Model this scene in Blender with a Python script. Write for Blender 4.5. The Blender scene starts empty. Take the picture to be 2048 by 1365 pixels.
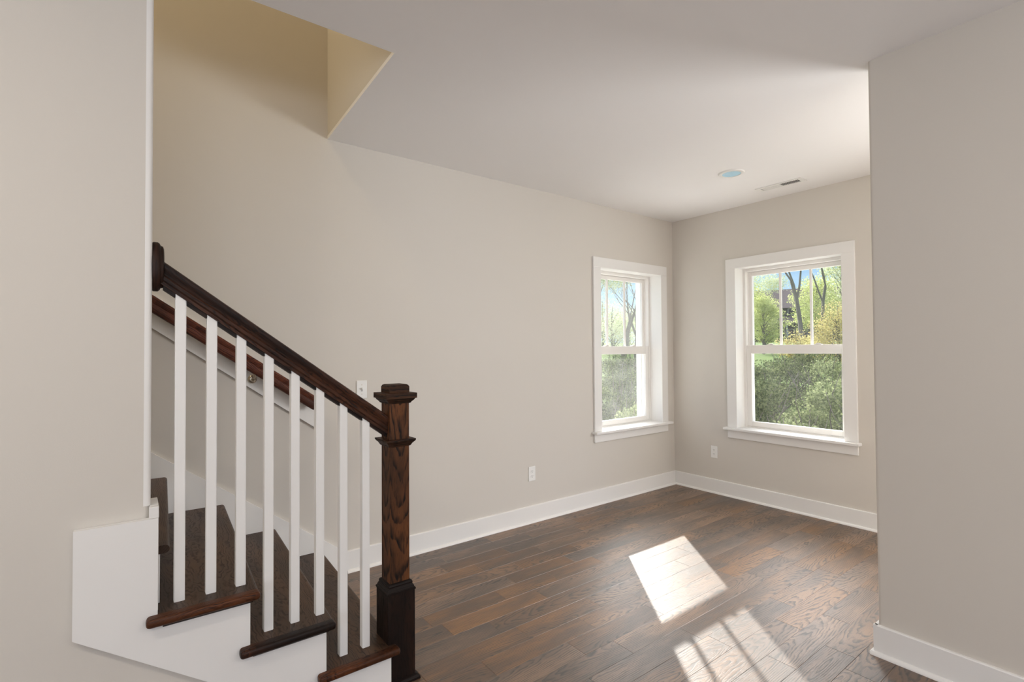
import bpy, bmesh, math, random
from mathutils import Vector, Matrix

random.seed(7)
SC = bpy.context.scene
COL = SC.collection

# ------------------------------------------------------------------ camera
F_PX, YAW, PITCH, ROLL = 1012.2586, 0.6463712, 0.0185136, -0.0066152
CAM = Vector((-4.557415, -3.224527, 1.400870))
fw = Vector((math.cos(PITCH)*math.sin(YAW), math.cos(PITCH)*math.cos(YAW), math.sin(PITCH)))
rt = Vector((math.cos(YAW), -math.sin(YAW), 0))
up = rt.cross(fw)
c, s = math.cos(ROLL), math.sin(ROLL)
rt, up = rt*c + up*s, up*c - rt*s
cam_data = bpy.data.cameras.new('camera')
cam_data.sensor_width = 36.0
cam_data.lens = 36.0*F_PX/2048
cam_data.clip_start, cam_data.clip_end = 0.05, 500
cam = bpy.data.objects.new('camera', cam_data)
cam.matrix_world = Matrix(((rt.x, up.x, -fw.x, CAM.x), (rt.y, up.y, -fw.y, CAM.y), (rt.z, up.z, -fw.z, CAM.z), (0, 0, 0, 1)))
COL.objects.link(cam)
SC.camera = cam

# ------------------------------------------------------------------ colour management
SC.view_settings.view_transform = 'Standard'
SC.view_settings.look = 'None'
SC.view_settings.gamma = 1
SC.view_settings.exposure = 0.12
SC.view_settings.use_curve_mapping = False
SC.cycles.use_denoising = True
SC.cycles.max_bounces = 10
SC.cycles.diffuse_bounces = 6
SC.cycles.glossy_bounces = 4
SC.cycles.transparent_max_bounces = 16
SC.cycles.sample_clamp_indirect = 6.0
SC.cycles.caustics_refractive = False

# ------------------------------------------------------------------ sky and sun
SUN_TO = Vector((1.07, 1.33, 1.0)).normalized()          # towards the sun
world = bpy.data.worlds.new('sky')
SC.world = world
world.use_nodes = True
wn = world.node_tree.nodes
SKY_STRENGTH = 1.0
wl = world.node_tree.links
def wmath(op, a, b=0.0, clamp=False):
    x = wn.new('ShaderNodeMath'); x.operation = op; x.use_clamp = clamp
    for i, v in enumerate((a, b)):
        if isinstance(v, (int, float)): x.inputs[i].default_value = v
        else: wl.new(v, x.inputs[i])
    return x.outputs[0]
sky = wn.new('ShaderNodeValToRGB')
for e_, (p_, c_) in zip([sky.color_ramp.elements[0], sky.color_ramp.elements[1], sky.color_ramp.elements.new(0.12), sky.color_ramp.elements.new(0.35)],
                        [(0.0, (0.66, 0.83, 0.98, 1)), (1.0, (0.10, 0.24, 0.62, 1)), (0.12, (0.46, 0.71, 0.97, 1)), (0.35, (0.22, 0.44, 0.84, 1))]):
    e_.position, e_.color = p_, c_
# bright hazy aureole around the sun, above the tree line
wtc = wn.new('ShaderNodeTexCoord').outputs['Generated']
wdot = wn.new('ShaderNodeVectorMath'); wdot.operation = 'DOT_PRODUCT'
wl.new(wtc, wdot.inputs[0]); wdot.inputs[1].default_value = SUN_TO
wsep = wn.new('ShaderNodeSeparateXYZ'); wl.new(wtc, wsep.inputs[0])
wl.new(wsep.outputs[2], sky.inputs[0])
glow = wmath('EXPONENT', wmath('MULTIPLY', wmath('SUBTRACT', wdot.outputs['Value'], 1.0), 8.0))
rise = wn.new('ShaderNodeMapRange'); rise.interpolation_type = 'SMOOTHSTEP'
wl.new(wsep.outputs[2], rise.inputs[0]); rise.inputs[1].default_value = 0.17; rise.inputs[2].default_value = 0.34
glow = wmath('MULTIPLY', glow, rise.outputs[0])
glow = wmath('MULTIPLY', glow, 16.0)
gcol = wn.new('ShaderNodeVectorMath'); gcol.operation = 'SCALE'
gcol.inputs[0].default_value = (1.0, 0.97, 0.94); wl.new(glow, gcol.inputs['Scale'])
sks = wn.new('ShaderNodeVectorMath'); sks.operation = 'SCALE'
wl.new(sky.outputs[0], sks.inputs[0]); sks.inputs['Scale'].default_value = SKY_STRENGTH
add = wn.new('ShaderNodeVectorMath'); add.operation = 'ADD'
wl.new(gcol.outputs[0], add.inputs[0]); wl.new(sks.outputs[0], add.inputs[1])
wl.new(add.outputs[0], wn['Background'].inputs['Color'])
wn['Background'].inputs['Strength'].default_value = 1.0

def lamp(name, kind, loc, energy, color=(1, 1, 1), direction=None, size=None, size_y=None, **kw):
    d = bpy.data.lights.new(name, kind)
    d.energy, d.color = energy, color
    if kind == 'AREA':
        d.size = size
        if size_y:
            d.shape, d.size_y = 'RECTANGLE', size_y
        else:
            d.shape = 'DISK'
    for k, v in kw.items():
        setattr(d, k, v)
    o = bpy.data.objects.new(name, d)
    o.location = loc
    if direction is not None:
        o.rotation_euler = Vector(direction).to_track_quat('-Z', 'Y').to_euler()
    COL.objects.link(o)
    return o

lamp('sun', 'SUN', (20, 25, 20), 6.0, (1.0, 0.945, 0.87), -SUN_TO, angle=math.radians(0.6))
# added fill lamps in unseen openings behind and beside the camera
lamp('fill_rear', 'AREA', (-4.6, -7.05, 1.45), 128, (0.965, 0.955, 1.0), (0, 1, 8), 3.4, 1.9)
lamp('fill_front', 'AREA', (0.30, -3.75, 1.45), 130, (0.99, 0.985, 1.0), (-1, 0.25, -0.62), 1.3, 1.5)
lamp('fill_kitchen', 'AREA', (-7.85, -4.4, 1.45), 44, (0.985, 0.97, 1.0), (1, 0.3, 1.0), 1.8, 1.5)
lamp('upstairs_fill', 'AREA', (-5.6, -0.56, 5.40), 31, (1.0, 0.81, 0.51), (0, 0, -1), 0.4)  # added warm fill to brighten the stairwell, no lamp seen there

# ------------------------------------------------------------------ helpers
def link_obj(name, me, parent=None):
    o = bpy.data.objects.new(name, me)
    COL.objects.link(o)
    if parent is not None:
        o.parent = parent
    return o

def tag(o, label=None, cat=None, group=None, kind=None):
    if label: o['label'] = label
    if cat: o['category'] = cat
    if group: o['group'] = group
    if kind: o['kind'] = kind
    return o

def empty(name, loc=(0, 0, 0), rot=0.0):
    o = bpy.data.objects.new(name, None)
    o.empty_display_size = 0.1
    o.location = loc
    o.rotation_euler = (0, 0, rot)
    COL.objects.link(o)
    return o

def copy_tree(o, parent=None):
    n = o.copy()
    COL.objects.link(n)
    n.parent = parent
    for ch in [x for x in COL.objects if x.parent == o]:
        copy_tree(ch, n)
    return n

class B:
    """collects shapes of ONE mesh; grain axis per shape drives the wood UVs"""
    def __init__(self):
        self.bm = bmesh.new()
        self.uv = self.bm.loops.layers.uv.new('UVMap')
        self.sd = self.bm.loops.layers.float_color.new('seed')
        self.xf = None

    def finish(self, faces, grain=(1, 0, 0), seed=None):
        if seed is None:
            seed = (random.random(), random.random(), random.random())
        g = Vector(grain).normalized()
        faces = list(faces)
        mid = Vector((0, 0, 0))
        vall = {v for f in faces for v in f.verts}
        if vall:
            los = [min(v.co[i] for v in vall) for i in range(3)]
            his = [max(v.co[i] for v in vall) for i in range(3)]
            mid = Vector([(p_+q_)/2 for p_, q_ in zip(los, his)])
        for f in faces:
            f.normal_update()
            n = f.normal
            if abs(n.dot(g)) > 0.9:
                a = n.orthogonal().normalized()
                b = n.cross(a)
            else:
                a = (g - n*g.dot(n)).normalized()
                b = n.cross(a)
            for l in f.loops:
                co = l.vert.co - mid
                l[self.uv].uv = (co.dot(a), co.dot(b))
                l[self.sd] = (seed[0], seed[1], seed[2], 1)
        if self.xf is not None:
            vs = {v for f in faces for v in f.verts}
            for v in vs:
                v.co = self.xf @ v.co

    def box(self, lo, hi, bevel=0.0, seg=2, grain=None, edges=None, seed=None):
        bm = self.bm
        lo, hi = Vector(lo), Vector(hi)
        if grain is None:
            d = hi - lo
            k = max(range(3), key=lambda i: d[i])
            grain = [0, 0, 0]; grain[k] = 1
        vs = [bm.verts.new((x, y, z)) for x in (lo.x, hi.x) for y in (lo.y, hi.y) for z in (lo.z, hi.z)]
        q = [(0, 1, 3, 2), (4, 6, 7, 5), (0, 4, 5, 1), (2, 3, 7, 6), (0, 2, 6, 4), (1, 5, 7, 3)]
        fs = [bm.faces.new([vs[i] for i in f]) for f in q]
        faces = set(fs)
        if bevel > 0:
            es = {e for f in fs for e in f.edges}
            if edges:
                es = {e for e in es if edges((e.verts[0].co + e.verts[1].co)/2, (e.verts[1].co - e.verts[0].co).normalized())}
            r = bmesh.ops.bevel(bm, geom=list(es), offset=bevel, segments=seg, affect='EDGES', profile=0.5)
            faces = {f for f in fs if f.is_valid} | {f for f in r['faces'] if f.is_valid}
            vv = {v for f in faces for v in f.verts}
            faces |= {f for v in vv for f in v.link_faces}
        self.finish(faces, grain, seed)
        return self

    def prism(self, pts, o, u, v, w, length, grain=None, seed=None, caps=True):
        """2-D outline pts in the (u, v) plane at o, pushed along w"""
        bm = self.bm
        o, u, v, w = Vector(o), Vector(u), Vector(v), Vector(w).normalized()
        a = [bm.verts.new(o + u*p[0] + v*p[1]) for p in pts]
        b = [bm.verts.new(o + u*p[0] + v*p[1] + w*length) for p in pts]
        n = len(pts)
        fs = [bm.faces.new((a[i], a[(i+1) % n], b[(i+1) % n], b[i])) for i in range(n)]
        if caps:
            fs.append(bm.faces.new(a[::-1])); fs.append(bm.faces.new(b))
        bmesh.ops.recalc_face_normals(bm, faces=fs)
        self.finish(fs, grain or w, seed)
        return self

    def lathe(self, prof, o, axis, seg=32, grain=None, squash=None):
        """prof = [(radius, height)...] around axis; squash = (a, b) scale of the two radial directions"""
        bm = self.bm
        o, ax = Vector(o), Vector(axis).normalized()
        e1 = Vector((0, 0, 1)) if abs(ax.z) < 0.9 else Vector((1, 0, 0))
        e1 = (e1 - ax*e1.dot(ax)).normalized()
        e2 = ax.cross(e1)
        sa, sb = squash or (1, 1)
        rings = []
        for r, h in prof:
            if r < 1e-6:
                rings.append([bm.verts.new(o + ax*h)])
            else:
                rings.append([bm.verts.new(o + ax*h + e1*(r*sa*math.cos(2*math.pi*i/seg)) + e2*(r*sb*math.sin(2*math.pi*i/seg))) for i in range(seg)])
        fs = []
        for p, q in zip(rings, rings[1:]):
            for i in range(seg):
                j = (i+1) % seg
                if len(p) == 1 and len(q) == 1: continue
                if len(p) == 1: fs.append(bm.faces.new((p[0], q[i], q[j])))
                elif len(q) == 1: fs.append(bm.faces.new((p[i], p[j], q[0])))
                else: fs.append(bm.faces.new((p[i], p[j], q[j], q[i])))
        bmesh.ops.recalc_face_normals(bm, faces=fs)
        self.finish(fs, grain or e1)
        return self

    def tube(self, pts, radii, seg=6):
        bm = self.bm
        rings = []
        for i, p in enumerate(pts):
            d = (pts[min(i+1, len(pts)-1)] - pts[max(i-1, 0)]).normalized()
            e1 = d.orthogonal().normalized(); e2 = d.cross(e1)
            rings.append([bm.verts.new(p + (e1*math.cos(2*math.pi*k/seg) + e2*math.sin(2*math.pi*k/seg))*radii[i]) for k in range(seg)])
        fs = []
        for p, q in zip(rings, rings[1:]):
            for k in range(seg):
                fs.append(bm.faces.new((p[k], p[(k+1) % seg], q[(k+1) % seg], q[k])))
        fs.append(bm.faces.new(rings[0][::-1])); fs.append(bm.faces.new(rings[-1]))
        self.finish(fs, (0, 0, 1))
        return self

    def square_lathe(self, prof, cx, cy, grain=(1, 0, 0)):
        """mitred square moulding: prof = [(half width, z)...] bottom to top"""
        bm = self.bm
        rings = [[bm.verts.new((cx+sx*h, cy+sy*h, z)) for sx, sy in ((-1, -1), (1, -1), (1, 1), (-1, 1))] for h, z in prof]
        fs = []
        for p, q in zip(rings, rings[1:]):
            for i in range(4):
                j = (i+1) % 4
                fs.append(bm.faces.new((p[i], p[j], q[j], q[i])))
        fs.append(bm.faces.new(rings[0][::-1])); fs.append(bm.faces.new(rings[-1]))
        for f in fs:
            f.normal_update()
            if grain == 'round':
                gx = (0, 1, 0) if abs(f.normal.x) > abs(f.normal.y) else (1, 0, 0)
            else:
                gx = grain
            xf, self.xf = self.xf, None
            self.finish([f], gx, (0.31, 0.64, 0.5))
            self.xf = xf
        if self.xf is not None:
            for v in {v for f in fs for v in f.verts}:
                v.co = self.xf @ v.co
        return self

    def build(self, name, mat, parent=None, smooth=False):
        me = bpy.data.meshes.new(name)
        self.bm.to_mesh(me)
        self.bm.free()
        me.materials.append(mat)
        if smooth:
            for p in me.polygons:
                p.use_smooth = True
            try:
                me.set_sharp_from_angle(angle=math.radians(smooth if smooth is not True else 40))
            except Exception:
                pass
        return link_obj(name, me, parent)

def struct(b, name, mat, parent=None, smooth=False):
    o = b.build(name, mat, parent, smooth)
    if parent is None:
        o['kind'] = 'structure'
    return o

# ------------------------------------------------------------------ materials
def srgb(r, g, b):
    f = lambda x: (x/255/12.92) if x/255 <= 0.04045 else ((x/255+0.055)/1.055)**2.4
    return (f(r), f(g), f(b), 1)

class NT:
    def __init__(self, name):
        self.m = bpy.data.materials.new(name)
        self.m.use_nodes = True
        self.t = self.m.node_tree
        self.n = self.t.nodes
        self.bsdf = self.n['Principled BSDF']
        self.out = self.n['Material Output']
    def node(self, t, **kw):
        x = self.n.new(t)
        for k, v in kw.items():
            setattr(x, k, v)
        return x
    def link(self, a, b):
        self.t.links.new(a, b)
    def put(self, sock, v):
        if hasattr(v, 'is_output') or isinstance(v, bpy.types.NodeSocket):
            self.link(v, sock)
        else:
            sock.default_value = v
    def math(self, op, a, b=0.0, c=0.0, clamp=False):
        x = self.node('ShaderNodeMath', operation=op, use_clamp=clamp)
        self.put(x.inputs[0], a); self.put(x.inputs[1], b); self.put(x.inputs[2], c)
        return x.outputs[0]
    def xyz(self, x=0.0, y=0.0, z=0.0):
        k = self.node('ShaderNodeCombineXYZ')
        self.put(k.inputs[0], x); self.put(k.inputs[1], y); self.put(k.inputs[2], z)
        return k.outputs[0]
    def noise(self, vec, scale=1.0, detail=2.0, rough=0.5):
        k = self.node('ShaderNodeTexNoise')
        self.put(k.inputs['Vector'], vec)
        k.inputs['Scale'].default_value = scale
        k.inputs['Detail'].default_value = detail
        k.inputs['Roughness'].default_value = rough
        return k.outputs['Fac']
    def mix(self, f, a, b, mode='MIX'):
        k = self.node('ShaderNodeMix', data_type='RGBA', blend_type=mode)
        self.put(k.inputs[0], f); self.put(k.inputs[6], a); self.put(k.inputs[7], b)
        return k.outputs[2]
    def ramp(self, f, stops):
        k = self.node('ShaderNodeValToRGB')
        self.put(k.inputs[0], f)
        e = k.color_ramp.elements
        e[0].position, e[0].color = stops[0]
        e[1].position, e[1].color = stops[-1]
        for p, col in stops[1:-1]:
            x = e.new(p); x.color = col
        return k.outputs[0]
    def smooth(self, v, a, b):
        k = self.node('ShaderNodeMapRange', interpolation_type='SMOOTHSTEP')
        self.put(k.inputs[0], v)
        k.inputs[1].default_value, k.inputs[2].default_value = a, b
        return k.outputs[0]
    def set(self, **kw):
        for k, v in kw.items():
            self.put(self.bsdf.inputs[k.replace('_', ' ')], v)
        return self
    def bump(self, h, strength, dist):
        k = self.node('ShaderNodeBump')
        k.inputs['Strength'].default_value = strength
        k.inputs['Distance'].default_value = dist
        self.link(h, k.inputs['Height'])
        self.link(k.outputs[0], self.bsdf.inputs['Normal'])

def paint(name, col, rough=0.6, bump=0.0, spec=0.3):
    t = NT(name)
    t.set(Base_Color=col, Roughness=rough, Specular_IOR_Level=spec)
    if bump:
        tc = t.node('ShaderNodeTexCoord')
        t.bump(t.noise(tc.outputs['Object'], 260, 2, 0.6), bump, 0.0006)
    return t.m

WALL = paint('greige_wall_paint', (0.66, 0.625, 0.572, 1), 0.75, 0.25)
CEIL = paint('white_ceiling_paint', (0.88, 0.87, 0.865, 1), 0.85, 0.25)
TRIM = paint('white_satin_trim', (0.83, 0.82, 0.80, 1), 0.38)
VINYL = paint('white_vinyl', (0.84, 0.82, 0.79, 1), 0.42)
PLASTIC = paint('white_plastic', (0.84, 0.84, 0.82, 1), 0.3, spec=0.5)
DARK = paint('dark_slot', (0.015, 0.014, 0.013, 1), 0.6)
BLACK = paint('shadow_gap_backing', (0.02, 0.015, 0.012, 1), 0.9)

def metal(name, col, rough):
    t = NT(name)
    t.set(Base_Color=col, Roughness=rough, Metallic=1.0)
    return t.m
NICKEL = metal('brushed_nickel', (0.62, 0.55, 0.44, 1), 0.28)

def oak(name, light, mid, dark, spacing=0.0045, slope=0.1, warp=1.0, rough=0.4, spec=0.4, tone=0.0, contrast=1.0, coat=0.0, bump=0.35, ior=1.5, warp2=1.0, hoff=0.25, voff=0.10):
    """flat-sawn oak: rings of a tilted cone give the cathedral arches; u along the grain, v across"""
    t = NT(name)
    uv = t.node('ShaderNodeUVMap', uv_map='UVMap').outputs[0]
    sp = t.node('ShaderNodeSeparateXYZ'); t.link(uv, sp.inputs[0])
    u, v = sp.outputs[0], sp.outputs[1]
    at = t.node('ShaderNodeAttribute', attribute_name='seed')
    ss = t.node('ShaderNodeSeparateColor'); t.link(at.outputs['Color'], ss.inputs[0])
    s1, s2, s3 = ss.outputs
    off = t.math('MULTIPLY', s2, 37.0)
    warpv = t.noise(t.xyz(t.math('MULTIPLY', u, 4.0), t.math('MULTIPLY', v, 14.0), off), 1.0, 2.5, 0.55)
    wfine = t.noise(t.xyz(t.math('MULTIPLY', u, 22.0), t.math('MULTIPLY', v, 45.0), off), 1.0, 2.0, 0.5)
    w = t.math('MULTIPLY', t.math('SUBTRACT', warpv, 0.5), 0.05*warp)
    w = t.math('ADD', w, t.math('MULTIPLY', t.math('SUBTRACT', wfine, 0.5), 0.010*warp*warp2))
    vv = t.math('ADD', v, t.math('MULTIPLY', t.math('SUBTRACT', s1, 0.5), voff))
    dirn = t.math('SIGN', t.math('SUBTRACT', s3, 0.5))
    hh = t.math('ADD', t.math('MULTIPLY', t.math('MULTIPLY', u, slope), dirn), t.math('ADD', t.math('MULTIPLY', s2, hoff), w))
    r = t.math('SQRT', t.math('ADD', t.math('MULTIPLY', vv, vv), t.math('MULTIPLY', hh, hh)))
    r = t.math('ADD', r, t.math('MULTIPLY', w, 0.6))
    ph = t.math('FRACT', t.math('DIVIDE', r, spacing))
    ring = t.math('MULTIPLY', t.smooth(ph, 0.35, 0.85), t.math('SUBTRACT', 1.0, t.smooth(ph, 0.90, 1.0)))
    brk = t.smooth(t.noise(t.xyz(t.math('MULTIPLY', u, 9.0), t.math('MULTIPLY', v, 60.0), off), 1.0, 3.0, 0.6), 0.28, 0.62)
    ring = t.math('MULTIPLY', ring, brk)
    pore = t.smooth(t.noise(t.xyz(t.math('MULTIPLY', u, 26.0), t.math('MULTIPLY', v, 520.0), off), 1.0, 2.0, 0.6), 0.52, 0.70)
    cloud = t.noise(t.xyz(t.math('MULTIPLY', u, 2.2), t.math('MULTIPLY', v, 9.0), t.math('ADD', off, 5.0)), 1.0, 2.0, 0.5)
    base = t.mix(t.smooth(cloud, 0.35, 0.68), mid, light)
    ringc = t.math('MULTIPLY', ring, 0.85*contrast)
    col = t.mix(ringc, base, dark)
    col = t.mix(t.math('MULTIPLY', pore, 0.55*contrast), col, dark)
    if tone:
        hs = t.node('ShaderNodeHueSaturation')
        t.put(hs.inputs['Color'], col)
        t.put(hs.inputs['Value'], t.math('ADD', 1.0 - tone*0.5, t.math('MULTIPLY', s3, tone)))
        t.put(hs.inputs['Saturation'], t.math('ADD', 0.80, t.math('MULTIPLY', s1, 0.35)))
        col = hs.outputs[0]
    rg = t.math('ADD', rough, t.math('MULTIPLY', ring, 0.10))
    t.set(Base_Color=col, Roughness=rg, Specular_IOR_Level=spec, Coat_Weight=coat, Coat_Roughness=0.15, IOR=ior)
    t.bump(t.math('SUBTRACT', 1.0, t.math('MAXIMUM', ring, pore)), bump, 0.0006)
    return t.m

FLOOR_OAK = oak('stained_oak_planks', (0.215, 0.106, 0.040, 1), (0.098, 0.052, 0.024, 1), (0.020, 0.013, 0.010, 1),
                spacing=0.0085, slope=0.09, warp=0.6, rough=0.44, spec=0.5, tone=0.5, contrast=1.05, ior=2.2, warp2=0.5, hoff=0.09, voff=0.16)
STAIR_OAK = oak('stained_oak_treads', (0.090, 0.044, 0.020, 1), (0.046, 0.025, 0.014, 1), (0.012, 0.007, 0.006, 1),
                spacing=0.006, slope=0.05, warp=0.7, rough=0.40, spec=0.28, contrast=0.9)
NEWEL_OAK = oak('ebony_stained_oak', (0.145, 0.052, 0.017, 1), (0.055, 0.023, 0.010, 1), (0.004, 0.003, 0.003, 1),
                spacing=0.0110, slope=0.11, warp=0.36, rough=0.5, spec=0.22, contrast=1.18)
DARK_OAK = oak('dark_stained_oak', (0.026, 0.011, 0.006, 1), (0.010, 0.005, 0.0035, 1), (0.003, 0.002, 0.002, 1),
               spacing=0.005, slope=0.03, warp=0.5, rough=0.45, spec=0.22, contrast=1.0)
HANDRAIL_OAK = oak('dark_stained_handrail_oak', (0.075, 0.026, 0.011, 1), (0.016, 0.0075, 0.005, 1), (0.003, 0.002, 0.002, 1),
               spacing=0.005, slope=0.03, warp=0.5, rough=0.45, spec=0.22, contrast=1.0)
NOSE_OAK = oak('worn_stained_oak_nosing', (0.11, 0.034, 0.010, 1), (0.011, 0.005, 0.003, 1), (0.003, 0.002, 0.002, 1),
               spacing=0.004, slope=0.03, warp=0.8, rough=0.42, spec=0.25, contrast=1.1)
RAIL_OAK = oak('reddish_stained_oak', (0.140, 0.040, 0.020, 1), (0.070, 0.022, 0.012, 1), (0.010, 0.004, 0.004, 1),
               spacing=0.005, slope=0.03, warp=0.5, rough=0.45, spec=0.25, contrast=1.1)

def glass_mat(name, dust, speck):
    t = NT(name)
    t.n.remove(t.bsdf)
    tr = t.node('ShaderNodeBsdfTransparent'); tr.inputs[0].default_value = (0.97, 0.98, 0.98, 1)
    gl = t.node('ShaderNodeBsdfGlossy'); gl.inputs['Roughness'].default_value = 0.02
    lw = t.node('ShaderNodeLayerWeight').outputs['Facing']
    fres = t.math('ADD', 0.04, t.math('MULTIPLY', t.math('POWER', lw, 5.0), 0.6))
    m1 = t.node('ShaderNodeMixShader')
    t.link(fres, m1.inputs[0]); t.link(tr.outputs[0], m1.inputs[1]); t.link(gl.outputs[0], m1.inputs[2])
    tl = t.node('ShaderNodeBsdfTranslucent'); tl.inputs[0].default_value = (0.9, 0.9, 0.88, 1)
    tc = t.node('ShaderNodeTexCoord').outputs['Object']
    big = t.noise(tc, 5.0, 3.0, 0.6)
    fine = t.smooth(t.noise(tc, 190.0, 2.0, 0.6), 0.55, 0.72)
    f = t.math('ADD', t.math('MULTIPLY', big, dust), t.math('MULTIPLY', fine, speck), clamp=True)
    m2 = t.node('ShaderNodeMixShader')
    t.link(f, m2.inputs[0]); t.link(m1.outputs[0], m2.inputs[1]); t.link(tl.outputs[0], m2.inputs[2])
    t.link(m2.outputs[0], t.out.inputs[0])
    return t.m
GLASS_DUSTY_GLARE = glass_mat('dusty_glare_glass', 0.075, 0.09)  # left window: dust thickened beyond the other panes to imitate sun glare
GLASS = glass_mat('window_glass', 0.02, 0.012)

# ------------------------------------------------------------------ room shell
CH = 2.74            # ceiling height
WT = 0.26            # outer wall thickness
SK = 0.042           # the stair end of the house sits a touch out of square
X_L, Y_N = -7.6, -6.9
WIN = dict(half=0.45, z0=0.64, z1=2.17)
LWC, RWC = -0.667, -1.143
PX, PY = -1.815, -2.36       # partition corner on the right of the picture

# floor: one plank per face strip, rows 127 mm wide, boards running along the long wall
b = B()
known = {2: [-2.945], 3: [-2.752, -2.245], 4: [-2.537, -2.027], 5: [-2.198], 6: [-2.857, -2.46, -2.057], 7: [-3.277, -2.666],
         8: [-3.077, -2.27], 9: [-2.495], 10: [-3.288, -2.678], 11: [-2.878], 12: [-2.696, -1.465], 13: [-2.345, -1.122],
         15: [-1.88], 16: [-1.635], 18: [-2.055]}
tones = {(6, -2.857): (0.2, 0.0, 0.22), (10, -3.288): (0.05, 0.1, 0.1), (7, -3.277): (0.95, 0.3, 0.97), (8, -9): (0.1, 0.7, 0.2), (9, -9): (0.9, 0.4, 0.85), (10, -9): (0.97, 0.9, 0.9), (6, -9): (0.9, 0.5, 0.75)}
PW = 0.127
for row in range(-1, 56):
    y1 = -0.022 - PW*row
    y0 = y1 - PW
    if row == -1: y1 = 0.02
    js = sorted(known.get(row, []))
    if not js: js = [-2.6 + random.uniform(-.5, .5)]
    while js[-1] < 0: js.append(js[-1] + random.uniform(0.42, 0.95))
    while js[0] > X_L: js.insert(0, js[0] - random.uniform(0.42, 0.95))
    for xa, xb in zip(js, js[1:]):
        xa, xb = max(xa, X_L - .1), min(xb, 0.05)
        if xb - xa < 0.02: continue
        seed = (random.random(), random.random(), random.random())
        for (rw, x0), sd in tones.items():
            if rw == row and (abs(x0 - xa) < 0.003 or (x0 == -9 and xb < -2.4 and xb > -3.2)): seed = (sd[0], random.random(), sd[2])
        e, dz = 0.0010, 0.0016
        bm = b.bm
        o_ = [bm.verts.new(p) for p in ((xa, y0, -dz), (xb, y0, -dz), (xb, y1, -dz), (xa, y1, -dz))]
        i_ = [bm.verts.new(p) for p in ((xa+e, y0+e, 0), (xb-e, y0+e, 0), (xb-e, y1-e, 0), (xa+e, y1-e, 0))]
        fs = [bm.faces.new(i_)] + [bm.faces.new((o_[k], o_[(k+1) % 4], i_[(k+1) % 4], i_[k])) for k in range(4)]
        b.finish(fs, (1, 0, 0), seed)
        xc, yc = (xa+xb)/2, (y0+y1)/2
        for f in fs:
            for l in f.loops:
                l[b.uv].uv = (l.vert.co.x - xc, l.vert.co.y - yc)
floor = struct(b, 'floor', FLOOR_OAK)

# outer walls with window openings
def wall_with_holes(lo, hi, axis, holes):
    """axis 0: wall runs along X, axis 1: along Y; holes = [(a0, a1, z0, z1)]"""
    b = B()
    a_lo, a_hi = lo[axis], hi[axis]
    def bx(a0, a1, z0, z1):
        l, h = list(lo), list(hi)
        l[axis], h[axis], l[2], h[2] = a0, a1, z0, z1
        b.box(l, h)
    cur = a_lo
    for a0, a1, z0, z1 in sorted(holes):
        if a0 > cur: bx(cur, a0, lo[2], hi[2])
        bx(a0, a1, lo[2], z0); bx(a0, a1, z1, hi[2])
        cur = a1
    bx(cur, a_hi, lo[2], hi[2])
    return b
hw = WIN['half'] + 0.02
HOLE = lambda cc: (cc-hw, cc+hw, WIN['z0']-0.03, WIN['z1']+0.02)
struct(wall_with_holes((X_L, 0, -0.3), (0.26, WT, 5.5), 0, [HOLE(LWC)]), 'wall_back', WALL)
struct(wall_with_holes((0, Y_N, -0.3), (WT, 0, 3.0), 1, [HOLE(RWC), (-4.45, -3.05, 0.6, 2.2)]), 'wall_right', WALL)
struct(wall_with_holes((X_L, Y_N-0.2, -0.3), (0.0, Y_N, 3.0), 0, [(-6.4, -2.8, 0.4, 2.45)]), 'wall_front', WALL)
struct(wall_with_holes((X_L-0.2, Y_N-0.2, -0.3), (X_L, WT, 5.5), 1, [(-5.35, -3.45, 0.6, 2.25)]), 'wall_kitchen', WALL)
vert = lambda x0: (lambda m, d: abs(d.z) > 0.9 and abs(m.x - x0) < 0.01)
# partition on the left, its end beside the stair, full height with a rounded corner, and the infill below the flight
W_END, W_F, W_B = -4.502, -1.20, -1.095
b = B()
b.box((X_L, W_F, -0.05), (W_END, W_B, CH + 0.02), 0.020, 6, edges=vert(W_END))
b.prism([(W_END-0.05, -0.05), (W_END-0.05, 0.50), (W_END+0.001, 0.50), (-3.83, 0.0), (-3.83, -0.05)], (0, W_F-0.0004, 0), (1, 0, 0), (0, 0, 1), (0, 1, 0), 0.08)
struct(b, 'wall_left', WALL, smooth=50)
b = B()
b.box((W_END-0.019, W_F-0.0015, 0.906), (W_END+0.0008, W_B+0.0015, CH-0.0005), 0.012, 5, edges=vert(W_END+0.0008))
struct(b, 'lit_edge_strip_1', TRIM, smooth=50)  # white strip added on the wall corner, painting in its bright lit edge
b = B()
b.box((PX, Y_N, -0.05), (PX+0.13, PY, CH + 0.02), 0.014, 5, edges=lambda m, d: abs(d.z) > 0.9 and abs(m.y - PY) < 0.01)
struct(b, 'wall_partition', WALL, smooth=50)

# ceiling with the stairwell opening
HX = -3.571          # stairwell end at the long wall
b = B()
hx_f = HX - SK*1.115
b.prism([(X_L, Y_N), (0.05, Y_N), (0.05, 0.05), (HX, 0.05), (hx_f, -1.115), (X_L, -1.115)], (0, 0, CH), (1, 0, 0), (0, 1, 0), (0, 0, 1), 0.02)
struct(b, 'ceiling', CEIL)
# stairwell above the ceiling
b = B()
b.prism([(HX, 0.0), (hx_f, -1.115), (hx_f+0.1, -1.115), (HX+0.1, 0.0)], (0, 0, CH+0.021), (1, 0, 0), (0, 1, 0), (0, 0, 1), 2.76)
struct(b, 'wall_stairwell_end', WALL)
b = B()
b.box((X_L, -1.215, CH+0.021), (HX+0.05, -1.1155, 5.5))
struct(b, 'wall_stairwell_front', WALL)
b = B()
b.box((X_L-.1, -1.3, 5.45), (HX+0.2, 0.1, 5.5))
struct(b, 'ceiling_stairwell', CEIL)

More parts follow.
